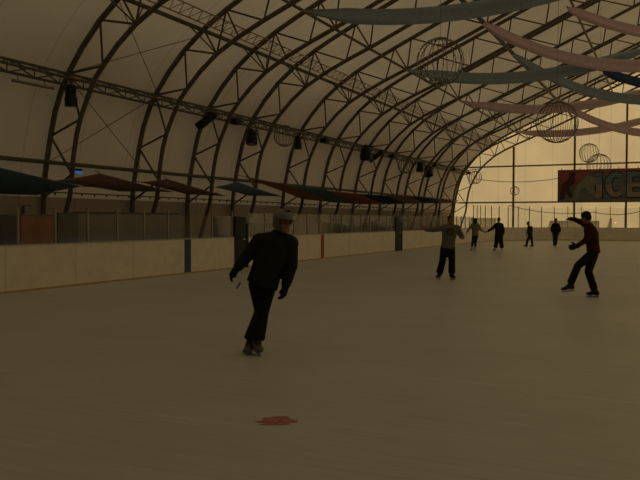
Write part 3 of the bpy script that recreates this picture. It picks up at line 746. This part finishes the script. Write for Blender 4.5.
def hand(mb, wrist, d, palm_n, thumb, curl=.5, r=1.0, splay=.12):
    """palm + five separate bent fingers; d hand direction, palm_n palm normal, thumb = side direction of the thumb"""
    d = d.normalized(); s = (thumb - d * thumb.dot(d)).normalized(); pn = d.cross(s); pn = pn if pn.dot(palm_n) > 0 else -pn
    R = Matrix((s, d, pn)).transposed()
    mb.ball(wrist + d * .055, (.042 * r, .056, .019 * r), 12, 8, R)
    mb.capsule(wrist - d * .02, wrist + d * .03, .027 * r, .026 * r, 10)
    for k, (off, L) in enumerate(((.030, .070), (.010, .078), (-.010, .073), (-.029, .057))):
        p = wrist + d * .095 + s * off * r; a = d + s * off * splay * 30 * .12
        a.normalize(); ang = 0
        for q, (l, rr) in enumerate(((.45, .0095), (.32, .0085), (.23, .0075))):
            ang += curl * (.55 if q else .35)
            dd = (a * math.cos(ang) + pn * math.sin(ang)).normalized(); e = p + dd * (L * l)
            mb.capsule(p, e, rr * r, rr * .92 * r, 8); p = e
    p = wrist + d * .03 + s * .034 * r; dd = (d * .62 + s * .75 + pn * .25).normalized()
    e = p + dd * .045; mb.capsule(p, e, .0125 * r, .0105 * r, 8)
    dd = (d * .9 + s * .35 + pn * .3).normalized(); mb.capsule(e, e + dd * .032, .0105 * r, .0085 * r, 8)
def head(mb, c, f, s=1.0):
    """skull, jaw, nose, brow, ears; c centre, f frame (x side, -y front, z up)"""
    L = lambda x, y, z: c + f @ Vector((x * s, y * s, z * s))
    mb.ball(L(0, .012, .03), (.078 * s, .098 * s, .092 * s), 18, 12, f)
    mb.loft([ring(L(0, -.012 - .012 * k, -.02 - .032 * k), f @ Vector((1, 0, 0)), f @ Vector((0, 1, 0)), r0 * s, r1 * s) for k, (r0, r1) in enumerate(((.070, .082), (.064, .074), (.052, .060), (.034, .040)))])
    mb.ball(L(0, -.078, -.098), (.024 * s, .02 * s, .018 * s), 10, 8, f)      # chin
    mb.capsule(L(0, -.086, .022), L(0, -.108, -.018), .010 * s, .0155 * s, 8)  # nose
    for x in (-1, 1):
        mb.ball(L(.012 * x, -.098, -.020), (.009 * s, .011 * s, .008 * s), 8, 6, f)
        mb.capsule(L(.015 * x, -.088, .032), L(.050 * x, -.072, .030), .010 * s, .009 * s, 8)   # brow
        mb.ball(L(.045 * x, -.066, -.020), (.02 * s, .02 * s, .018 * s), 8, 6, f)               # cheek
        mb.ball(L(.080 * x, .012, -.005), (.010 * s, .020 * s, .032 * s), 8, 8, f)              # ear
    mb.capsule(L(-.016, -.088, -.055), L(.016, -.088, -.055), .008 * s, .008 * s, 8)            # mouth
def append(o, mb, mats):
    """add extra material-slotted geometry to an already remeshed mesh (keeps it one mesh)"""
    me = o.data; base = len(me.materials)
    for m in mats: me.materials.append(m)
    bm = bmesh.new(); bm.from_mesh(me)
    vs = [bm.verts.new(v) for v in mb.v]
    for f, i in zip(mb.f, mb.mi):
        fc = bm.faces.new([vs[k] for k in f]); fc.material_index = base + i; fc.smooth = True
    bm.normal_update(); bm.to_mesh(me); bm.free()

def person(label, group_root, scale, J, face, up=UP, tors=((0, .15, .11), (.3, .14, .105), (.62, .165, .115), (.85, .15, .10), (.97, .08, .075)),
           top=None, trousers=None, gloves=None, boots='skate_black', boot_len=.27, toes=None, lift=(0, 0), headwear=None, hair=None, voxel=.012,
           handspec=None, bulk=1.0, hood=False, hem=.0, legw=1.0, flare=1.0, feet_tilt=(0, 0), limb=1.0, headscale=1.0, tlen=.96, bw=1.0):
    """J: joints as (right, up, away) offsets in units of `scale` metres from the root point on the ice"""
    root = empty('person', group_root); tag(root, label, 'person')
    W = {k: (CAMR * v[0] + UP * v[1] + CAMF * v[2]) * scale for k, v in J.items()}
    V = lambda v: CAMR * v[0] + UP * v[1] + CAMF * v[2]
    fF = frame(V(face), V(up) if not isinstance(up, Vector) else up); hs = headscale
    cH = W['head']
    # body: one continuous surface
    mb = MB(); mb.loft(torso_rings(W, [(t, a * limb, b * limb) for t, a, b in tors]))
    mb.capsule(W['neck'] - (W['head'] - W['neck']) * .2, cH - fF @ Vector((0, -.01, .05)) * hs, .062 * limb, .054 * hs, 14)
    head(mb, cH, fF, hs)
    for s in 'LR':
        mb.capsule(W['neck'].lerp(W['sh' + s], .35), W['sh' + s], .062 * limb, .058 * limb); mb.capsule(W['sh' + s], W['el' + s], .052 * limb, .040 * limb); mb.capsule(W['el' + s], W['wr' + s], .041 * limb, .027 * limb)
        mb.capsule(W['hip' + s], W['kn' + s], .088 * limb, .056 * limb); mb.capsule(W['kn' + s], W['an' + s], .057 * limb, .038 * limb)
        mb.capsule(W['pelvis'], W['hip' + s], .10 * limb, .09 * limb)
        hd = handspec[s]; hand(mb, W['wr' + s], V(hd[0]), V(hd[1]), V(hd[2]), hd[3])
        td = V(toes[s]).normalized()
        uq = (UP - td * UP.dot(td)).normalized(); mb.capsule(W['an' + s], W['an' + s] - uq * .035 + td * .02, .034, .028); mb.capsule(W['an' + s] - uq * .045 + td * .02, W['an' + s] - uq * .058 + td * .12, .026, .016)
    body = remesh(mb, 'body', M['skin'], min(voxel, .009), root, 3)
    e = MB(); L = lambda x, y, z: cH + fF @ Vector((x * hs, y * hs, z * hs))
    for x in (-1, 1):
        e.ball(L(.030 * x, -.079, .008), (.012 * hs, .011 * hs, .008 * hs), 10, 8, fF, 0)
        e.tube([L(.014 * x, -.099, .034), L(.032 * x, -.092, .040), L(.052 * x, -.078, .034)], .0045 * hs, 6, False, 1)
    e.tube([L(-.022, -.092, -.054), L(0, -.099, -.055), L(.022, -.092, -.054)], .005 * hs, 6, False, 2)
    append(body, e, [M['eye'], M['hair'], M['lip']])
    # trousers
    g = .028 * bulk * legw
    mb = MB()
    pr = [(-.06, .165 * limb, .125 * limb), (.12, .155 * limb, .118 * limb), (.26, .145 * limb, .11 * limb)]
    mb.loft(torso_rings(W, pr))
    for s in 'LR':
        mb.capsule(W['pelvis'].lerp(W['hip' + s], .6), W['hip' + s], .11 * limb, .10 * limb)
        mb.capsule(W['hip' + s], W['kn' + s], .088 * limb + g, .058 * limb + g)
        en = W['kn' + s].lerp(W['an' + s], tlen)
        mb.ball(W['kn' + s], .058 * limb + g, 14, 8); mb.cone(W['kn' + s], en, .058 * limb + g, (.048 * limb + g) * flare, 16)
    tr = remesh(mb, 'trousers', M[trousers], voxel, root, 3)
    # upper garment
    g = .026 * bulk
    mb = MB()
    pr = [(-.02 - hem, (.158 + g) * limb, (.118 + g) * limb), (.15, (.152 + g) * limb, (.112 + g) * limb), (.35, (.150 + g) * limb, (.112 + g) * limb), (.62, (.170 + g) * limb, (.122 + g) * limb), (.84, (.155 + g) * limb, (.108 + g) * limb), (.97, (.088 + g * .6) * limb, (.08 + g * .6) * limb), (1.05, .066 * limb + .012, .066 * limb + .012)]
    mb.loft(torso_rings(W, pr))
    for s in 'LR':
        mb.capsule(W['neck'].lerp(W['sh' + s], .3) - UP * .02, W['sh' + s], .066 * limb + g * .6, .064 * limb + g * .8)
        mb.capsule(W['sh' + s], W['el' + s], .056 * limb + g * .8, .044 * limb + g * .8); mb.ball(W['el' + s], .044 * limb + g * .8)
        mb.cone(W['el' + s], W['el' + s].lerp(W['wr' + s], .93), .044 * limb + g * .8, .034 * limb + g * .6, 14)
    tp = remesh(mb, top[0], M[top[1]], voxel, root, 3)
    if hood:
        mb = MB(); fx, fy = fF @ Vector((1, 0, 0)), fF @ Vector((0, 1, 0))
        mb.loft([ring(W['neck'] + UP * z, fx, fy, a, b) for z, a, b in ((-.03, .10, .10), (.02, .098, .098), (.055, .082, .085), (.06, .070, .074), (.02, .07, .07))])
        mb.build('collar', M[top[1]], root)
    # gloves
    if gloves:
        for s in 'LR':
            mb = MB(); hd = handspec[s]; hand(mb, W['wr' + s], V(hd[0]), V(hd[1]), V(hd[2]), hd[3], 1.6)
            dn = V(hd[0]).normalized(); mb.capsule(W['wr' + s] + dn * .045, W['wr' + s] + dn * .085, .046, .042, 12)
            mb.cone(W['wr' + s] - V(hd[0]).normalized() * .05, W['wr' + s] + V(hd[0]).normalized() * .03, .052, .044, 14)
            remesh(mb, 'glove', M[gloves], .007, root, 2)
    # skates
    for s, lf in zip('LR', lift):
        td = V(toes[s]).normalized(); A = W['an' + s]
        upv = (UP - td * UP.dot(td)).normalized(); sd = td.cross(upv)
        sole = A - upv * .085
        mb = MB()
        rs = []
        for t, w, h in ((-.09, .036, .09), (-.05, .046, .13), (0, .048, .14), (.05, .048, .115), (.085, .048, .085), (.13, .049, .068), (.175, .042, .055), (.20, .022, .034)):
            w *= bw
            c = sole + td * t * boot_len / .27
            rs.append([c + sd * (math.cos(q) * w) + upv * (h * .5 + math.sin(q) * h * .5) for q in [2 * PI * i / 16 for i in range(16)]])
        mb.loft(rs)
        shn = (W['kn' + s] - A).normalized()
        mb.cone(A - upv * .03 - td * .01, A + shn * .12 - td * .005, .058 * bw, .062 * bw, 16)
        bt = remesh(mb, 'skate_boot', M[boots], .009, root, 2)
        b = MB()
        b.add([sole + td * x + sd * y - upv * z for x, y, z in ((-.10, -.0025, .055), (.17, -.0025, .055), (.20, -.0025, .03), (.185, -.0025, .012), (-.08, -.0025, .012), (-.10, -.0025, .03), (-.10, .0025, .055), (.17, .0025, .055), (.20, .0025, .03), (.185, .0025, .012), (-.08, .0025, .012), (-.10, .0025, .03))],
              [(0, 1, 2, 3, 4, 5), (11, 10, 9, 8, 7, 6)] + [(i, (i + 1) % 6, 6 + (i + 1) % 6, 6 + i) for i in range(6)])
        for x in (-.055, .11):
            b.add([sole + td * (x + a) + sd * w_ - upv * z for a in (-.03, .03) for w_, z in ((-.018, -.01), (.018, -.01), (.005, .04), (-.005, .04))],
                  [(0, 1, 2, 3), (7, 6, 5, 4), (0, 4, 5, 1), (1, 5, 6, 2), (2, 6, 7, 3), (3, 7, 4, 0)])
        b.build('blade', M['blade'], bt, False)
        lc = MB()
        for q in range(4):
            p = sole + td * (.02 + .022 * q) + upv * (.105 - .012 * q); lc.tube([p - sd * .026, p + upv * .006, p + sd * .026], .0035, 5)
        lc.build('laces', M['skate_pale'], bt)
    # hair / headwear
    if hair:
        mb = MB(); mb.ball(L(0, .022, .042), (.088 * hs, .100 * hs, .090 * hs), 18, 12, fF)
        for x in (-1, 1): mb.ball(L(.066 * x, .02, .0), (.02 * hs, .045 * hs, .04 * hs), 10, 8, fF)
        mb.ball(L(0, .07, -.02), (.06 * hs, .045 * hs, .06 * hs), 12, 8, fF)
        if hair == 'long':
            mb.capsule(L(0, .07, -.02), L(0, .09, -.20), .07 * hs, .05 * hs)
            for x in (-1, 1): mb.capsule(L(.07 * x, .03, -.02), L(.075 * x, .03, -.16), .035 * hs, .025 * hs)
        # hair line: cut the front away
        o = remesh(mb, 'hair', M['hair'], .008, root, 2)
        cut(o, L(0, -.052, .055), fF @ Vector((0, -1, -.55)))
    if headwear == 'beanie':
        mb = MB(); mb.ball(L(0, .010, .052), (.092 * hs, .110 * hs, .092 * hs), 20, 12, fF)
        o = remesh(mb, 'beanie', M['black_cloth'], .008, root, 2); cut(o, L(0, 0, .015), fF @ Vector((0, -.28, -1)))
        mb = MB(); mb.tube([L(.087 * math.cos(q), .012 + .103 * math.sin(q), .028 - .03 * math.sin(q)) for q in [2 * PI * i / 24 for i in range(24)]], .011 * hs, 8, True); mb.build('beanie_cuff', M['black_cloth'], o)
    if headwear == 'helmet':
        mb = MB(); mb.ball(L(0, .012, .045), (.124, .146, .118), 24, 14, fF)
        mb.loft([ring(L(0, .03, z), fF @ Vector((1, 0, 0)), fF @ Vector((0, 1, 0)), 
                .122 - .007 * k, .126 - .010 * k, 24) for k, z in enumerate((.05, .0, -.05, -.10))])
        o = remesh(mb, 'helmet', M['helmet'], .007, root, 3)
        # face opening
        bm = bmesh.new(); bm.from_mesh(o.data); dele = []
        inv = fF.inverted()
        for v in bm.verts:
            p = inv @ (v.co - cH)
            if p.y < -.040 - .25 * max(0, p.z) and p.z < .048: dele.append(v)
            elif p.z < -.088: dele.append(v)
        bmesh.ops.delete(bm, geom=dele, context='VERTS'); bm.to_mesh(o.data); bm.free()
        sm = o.modifiers.new('thick', 'SOLIDIFY'); sm.thickness = .012; sm.offset = -1
        mb = MB(); mb.tube([L(.119 * math.cos(q), -.022 - .112 * math.sin(q) , .054 + .004 * math.sin(q)) for q in [PI * i / 16 for i in range(17)]], .007, 8); mb.build('brow_rim', M['helmet'], o)
        for x in (-1, 1):
            mb = MB(); mb.tube([L(.100 * x, -.02, -.06), L(.075 * x, -.045, -.095), L(.02 * x, -.075, -.122)], .007, 6); mb.build('chin_strap', M['skate_grey'], o)
        for k in (-2, -1, 0, 1, 2):
            mb = MB(); a = k * .36
            mb.tube([L(.128 * math.sin(a) * math.cos(t_), .012 - .148 * math.cos(a) * math.cos(t_), .045 + .121 * math.sin(t_)) for t_ in (.95, 1.1, 1.25)], .007, 6); mb.build('vent', M['pad'], o)
    return root, W, dict(body=body, trousers=tr, top=tp), fF, V
def cut(o, p, n):
    bm = bmesh.new(); bm.from_mesh(o.data); n = Vector(n).normalized()
    r = bmesh.ops.bisect_plane(bm, geom=bm.verts[:] + bm.edges[:] + bm.faces[:], plane_co=p, plane_no=n, clear_outer=True)
    ed = [e for e in r['geom_cut'] if isinstance(e, bmesh.types.BMEdge)]
    bmesh.ops.contextual_create(bm, geom=ed); bm.to_mesh(o.data); bm.free()

def px(u0, v0, d):
    """joint table drawn on paper at the person's own scale: (right, down) -> (right, up)"""
    return {k: (a - u0, v0 - b, c) for k, (a, b, c) in d.items()}

# 1. helmeted skater in black, gliding towards the camera with crossed feet
J1 = px(257, 354.5, dict(head=(287.6, 222.6, -5), neck=(283.5, 235.5, 0), chest=(276.5, 252, 0), pelvis=(267.5, 281, 0),
    shL=(263, 241.5, 1), shR=(295.0, 243.5, -2), elL=(249.5, 258, 3), wrL=(240.5, 269.5, -2), elR=(295.5, 266, 1), wrR=(289.5, 287.5, -5),
    hipL=(260.5, 285, 1), hipR=(272.5, 285, -1), knL=(264.5, 312, 0), knR=(267.5, 312, -7), anL=(254.0, 345.0, 2), anR=(260.5, 342.0, -4)))
p1, W1, O1, F1, V1 = person('helmeted person in black jacket and trousers skating towards the camera with feet crossed', (-4.68, 7.84, 0), .01238, J1, (.62, -.18, -.70), (.12, 1, 0),
    top=('jacket', 'black_cloth'), trousers='black_trousers', gloves='black_trousers', boots='skate_grey', toes=dict(L=(-.2, -.08, -1), R=(.4, -.12, -1)), headwear='helmet', voxel=.011,
    handspec=dict(L=((-.55, -.8, -.1), (.6, -.3, -.3), (.2, -.2, -1), .75), R=((-.25, -.95, -.2), (-.8, 0, .3), (-.3, -.2, -1), .75)), bulk=1.75, hem=.09, legw=.35, flare=1.55, hood=True, limb=1.0, tlen=.88, bw=1.18)
mb = MB(); q = V1((-12, 72, -6)) * .01238; mb.tube([q, q + V1((-1.2, -.06 - 2.2, 0)) * .012, q + V1((-4, -6.2, 0)) * .012], .009, 6)
mb.build('drawcord', M['dark_grey_cloth'], O1['top'])

# 2. person in grey sweatshirt with an arm stretched out
J2 = px(446, 279.6, dict(head=(451.0, 220.2, -1), neck=(450.6, 226, 0), chest=(449.8, 233, 0), pelvis=(448.2, 247, 0),
    shL=(444.2, 228, 0), shR=(457.4, 228.4, 0), elL=(433.4, 229.8, 0), wrL=(424.4, 229.4, -2), elR=(462, 236, 1), wrR=(461.4, 237.6, -8),
    hipL=(445.2, 248, 0), hipR=(451.2, 248, 0), knL=(442.6, 261, -2), knR=(452.2, 261.5, -1), anL=(439.6, 274.6, 0), anR=(452.4, 274.8, 0)))
p2, W2, O2, F2, V2 = person('person in grey sweatshirt with dark chest print, one arm stretched out to the left', (-5.72, 20.1, 0), .0281, J2, (.08, -.05, -1),
    top=('sweatshirt', 'grey_knit'), trousers='black_trousers', toes=dict(L=(-.55, 0, -1), R=(.3, 0, -1)), hair='short', voxel=.014,
    handspec=dict(L=((-.75, .7, -.2), (0, -.3, -1), (.5, .8, 0), .25), R=((-.15, .1, -1), (-1, 0, 0), (0, 1, 0), .9)), bulk=1.6, hem=.05, legw=.85, flare=1.15, tlen=.9, bw=1.1)
me = O2['top'].data; me.materials.append(M['print_dark']); cc = W2['chest'] + UP * .03
for f in me.polygons:
    d = f.center - cc
    a, b = d.dot(CAMR), d.z
    r = math.hypot(a, b * .95)
    if d.dot(CAMF) < 0 and (.055 < r < .115 or r < .03 or (abs(a) < .018 and r < .115)): f.material_index = 1
# 3 + 4. pair holding hands
J3 = px(473.5, 250.6, dict(head=(475.2, 219.6, 0), neck=(475.3, 223, 0), chest=(475.6, 227, 0), pelvis=(475.4, 235.3, 0),
    shL=(472.6, 224.4, 0), shR=(478.2, 224.4, 0), elL=(469.4, 228.6, 0), wrL=(466.9, 232, -1), elR=(480.4, 228.6, 0), wrR=(483.0, 230.9, 0),
    hipL=(474.0, 236, 0), hipR=(476.8, 236, 0), knL=(472.8, 242.3, -.5), knR=(475.8, 242.2, -.5), anL=(472.2, 248.6, 0), anR=(475.4, 248.6, 0)))
p3, W3, O3, F3, V3 = person('person in pale grey top with dark collar, left of the pair holding hands', (-9.88, 40.2, 0), .0542, J3, (.1, 0, 1),
    top=('top', 'grey_top'), trousers='dark_grey_cloth', boots='skate_pale', toes=dict(L=(-.3, 0, 1), R=(.3, 0, 1)), hair='long', voxel=.016,
    handspec=dict(L=((-.5, -.8, 0), (1, 0, 0), (0, 0, -1), .6), R=((1, -.3, 0), (0, 0, -1), (0, 1, 0), .5)), bulk=1.2, hem=.02, legw=.4, tlen=.86, bw=1.15)
J4 = px(497, 250.6, dict(head=(497.3, 219.4, 0), neck=(497.3, 223, 0), chest=(497.4, 227.4, 0), pelvis=(497.4, 235.3, 0),
    shL=(494.3, 224.6, 0), shR=(500.6, 224.6, 0), elL=(490.6, 228.4, -.5), wrL=(486.0, 231.2, 0), elR=(502.4, 229.6, .5), wrR=(501.6, 234.6, -1.5),
    hipL=(496.0, 236, 0), hipR=(499.2, 236, 0), knL=(495.2, 242.5, -.5), knR=(500.0, 242.5, -.5), anL=(493.9, 248.6, 0), anR=(500.9, 248.6, 0)))
p4, W4, O4, F4, V4 = person('person all in dark clothes with pale skates, right of the pair holding hands', (-8.62, 40.72, 0), .0545, J4, (-.35, 0, 1),
    top=('jacket', 'black_cloth'), trousers='black_trousers', boots='skate_pale', toes=dict(L=(-.4, 0, 1), R=(.3, 0, 1)), hair='short', voxel=.016,
    handspec=dict(L=((-1, -.4, 0), (0, 0, 1), (0, 1, 0), .5), R=((-.1, -1, -.1), (-1, 0, 0), (0, 0, -1), .5)), bulk=1.7, hem=.04, legw=1.2, flare=1.1, tlen=.84, bw=1.15)
# 5. leaning child
J5 = px(528.5, 247, dict(head=(527.4, 223.6, -.5), neck=(528.6, 226.3, 0), chest=(529.8, 229.4, 0), pelvis=(529.9, 235.9, 0),
    shL=(527.9, 227.6, -1), shR=(531.4, 227.6, 1), elL=(527.2, 231.4, -1), wrL=(526.4, 234.2, -1.2), elR=(531.8, 231.8, 1), wrR=(530.0, 234.8, .5),
    hipL=(529.0, 236.4, -.6), hipR=(530.8, 236.4, .6), knL=(527.0, 240.8, -.8), knR=(531.6, 240.8, .4), anL=(525.9, 245.2, -.8), anR=(532.4, 245.2, .4)))
p5, W5, O5, F5, V5 = person('small dark figure skating far off, leaning to the left with feet apart', (-8.22, 48.0, 0), .0632, J5, (-1, -.15, -.25),
    top=('jacket', 'dark_grey_cloth'), trousers='black_trousers', toes=dict(L=(-1, 0, -.2), R=(-.9, 0, -.4)), hair='short', voxel=.016,
    handspec=dict(L=((-.4, -1, 0), (0, 0, 1), (-1, 0, 0), .5), R=((-.5, -1, 0), (0, 0, -1), (-1, 0, 0), .5)), bulk=1.2, legw=.8, limb=.92)
# 6. person in wide coat
J6 = px(556, 246.4, dict(head=(556.5, 219.9, 0), neck=(556.4, 223.4, 0), chest=(556.4, 227.8, 0), pelvis=(556.2, 234, 0),
    shL=(553.8, 224.9, 0), shR=(558.9, 224.9, 0), elL=(552.2, 229.4, 0), wrL=(552.8, 232.6, -.6), elR=(560.5, 229.4, 0), wrR=(560.0, 232.6, -.6),
    hipL=(555.0, 234.6, 0), hipR=(557.4, 234.6, 0), knL=(555.1, 239.7, 0), knR=(556.9, 239.7, -.4), anL=(555.2, 244.4, 0), anR=(556.6, 244.4, -.6)))
p6, W6, O6, F6, V6 = person('person in wide dark coat standing far off with legs together', (-6.86, 49.9, 0), .0640, J6, (0, -.1, 1),
    top=('coat', 'black_cloth'), trousers='dark_grey_cloth', toes=dict(L=(-.1, 0, 1), R=(.1, 0, 1)), hair='short', voxel=.016,
    handspec=dict(L=((.1, -1, -.2), (1, 0, 0), (0, 0, -1), .6), R=((-.1, -1, -.2), (-1, 0, 0), (0, 0, -1), .6)), bulk=2.3, hem=.10, legw=.5)
# 7. person in maroon jersey balancing on one leg
J7 = px(591, 297, dict(head=(584.6, 217.6, -1), neck=(587.6, 224.5, 0), chest=(590.6, 234, 0), pelvis=(592.8, 252, 0),
    shL=(586.4, 227, -6), shR=(589.6, 226.6, 6), elL=(582.4, 239.8, -8), wrL=(573.2, 245.6, -8), elR=(582.8, 221.8, 9), wrR=(575.8, 219.2, 9),
    hipL=(590.6, 253.4, -4), hipR=(594.2, 253.4, 4), knL=(575.6, 264.6, -6), knR=(589.4, 271.5, 4), anL=(567.4, 284.4, -6), anR=(596.0, 291.2, 4)))
p7, W7, O7, F7, V7 = person('person in maroon jersey and black hat balancing with one skate lifted forward', (-1.55, 16.82, 0), .02175, J7, (-.8, -.14, .9), (-.25, 1, 0),
    top=('jersey', 'maroon'), trousers='black_trousers', gloves='black_cloth', toes=dict(L=(-1, -.12, -.1), R=(-.6, -.02, .75)), headwear='beanie', hair='short', voxel=.012,
    handspec=dict(L=((-1, -.25, 0), (0, -.2, 1), (-.3, .8, 0), .5), R=((-1, .1, 0), (0, -1, 0), (0, 0, -1), .5)), bulk=.95, hem=.03, legw=.95, flare=1.12, tlen=.9, bw=1.15)
mb = MB(); hp, kn, an = W7['hipL'], W7['knR'], W7['anR']; off = -CAMF * .10
mb.tube([W7['hipL'] + off * 1.15 + CAMR * .05, W7['knR'].lerp(W7['hipR'], .45) + off * 1.15 - CAMR * .0, W7['knR'] + off * .95 + CAMR * .02], .006, 6); mb.build('piping', M['piping'], O7['trousers'])
#ENDPEOPLE

# ------------------------------------------------------------------ light, camera
w = bpy.data.worlds.new('sky'); scene.world = w; w.use_nodes = True
nt = w.node_tree; bg = nt.nodes['Background']; bg.inputs['Color'].default_value = (.92, .97, 1.0, 1); bg.inputs['Strength'].default_value = .022
sd = bpy.data.lights.new('sun', 'SUN'); sd.energy = 4.0; sd.angle = .12; sd.color = (1, .93, .82)
so = bpy.data.objects.new('sun', sd); col.objects.link(so)
sdir = Vector((.31, .79, .53)).normalized()
so.rotation_euler = sdir.to_track_quat('Z', 'Y').to_euler()

cam = bpy.data.cameras.new('camera'); co = bpy.data.objects.new('camera', cam); col.objects.link(co)
F, YAW, PIT, ROLL = 733.37, .447, .027, .002
cam.sensor_width = 36; cam.lens = F / 640 * 36; cam.clip_end = 800
co.location = (0, 0, 1.66)
fw = Vector((-math.sin(YAW) * math.cos(PIT), math.cos(YAW) * math.cos(PIT), -math.sin(PIT)))
q = fw.to_track_quat('-Z', 'Y'); co.rotation_euler = (q.to_matrix() @ Matrix.Rotation(ROLL, 3, 'Z')).to_euler()
scene.camera = co
vs = scene.view_settings; vs.view_transform = 'Standard'; vs.look = 'None'; vs.gamma = 1; vs.use_curve_mapping = False; vs.exposure = -.08
scene.cycles.max_bounces = 10; scene.cycles.diffuse_bounces = 5; scene.cycles.transmission_bounces = 6; scene.cycles.transparent_max_bounces = 16
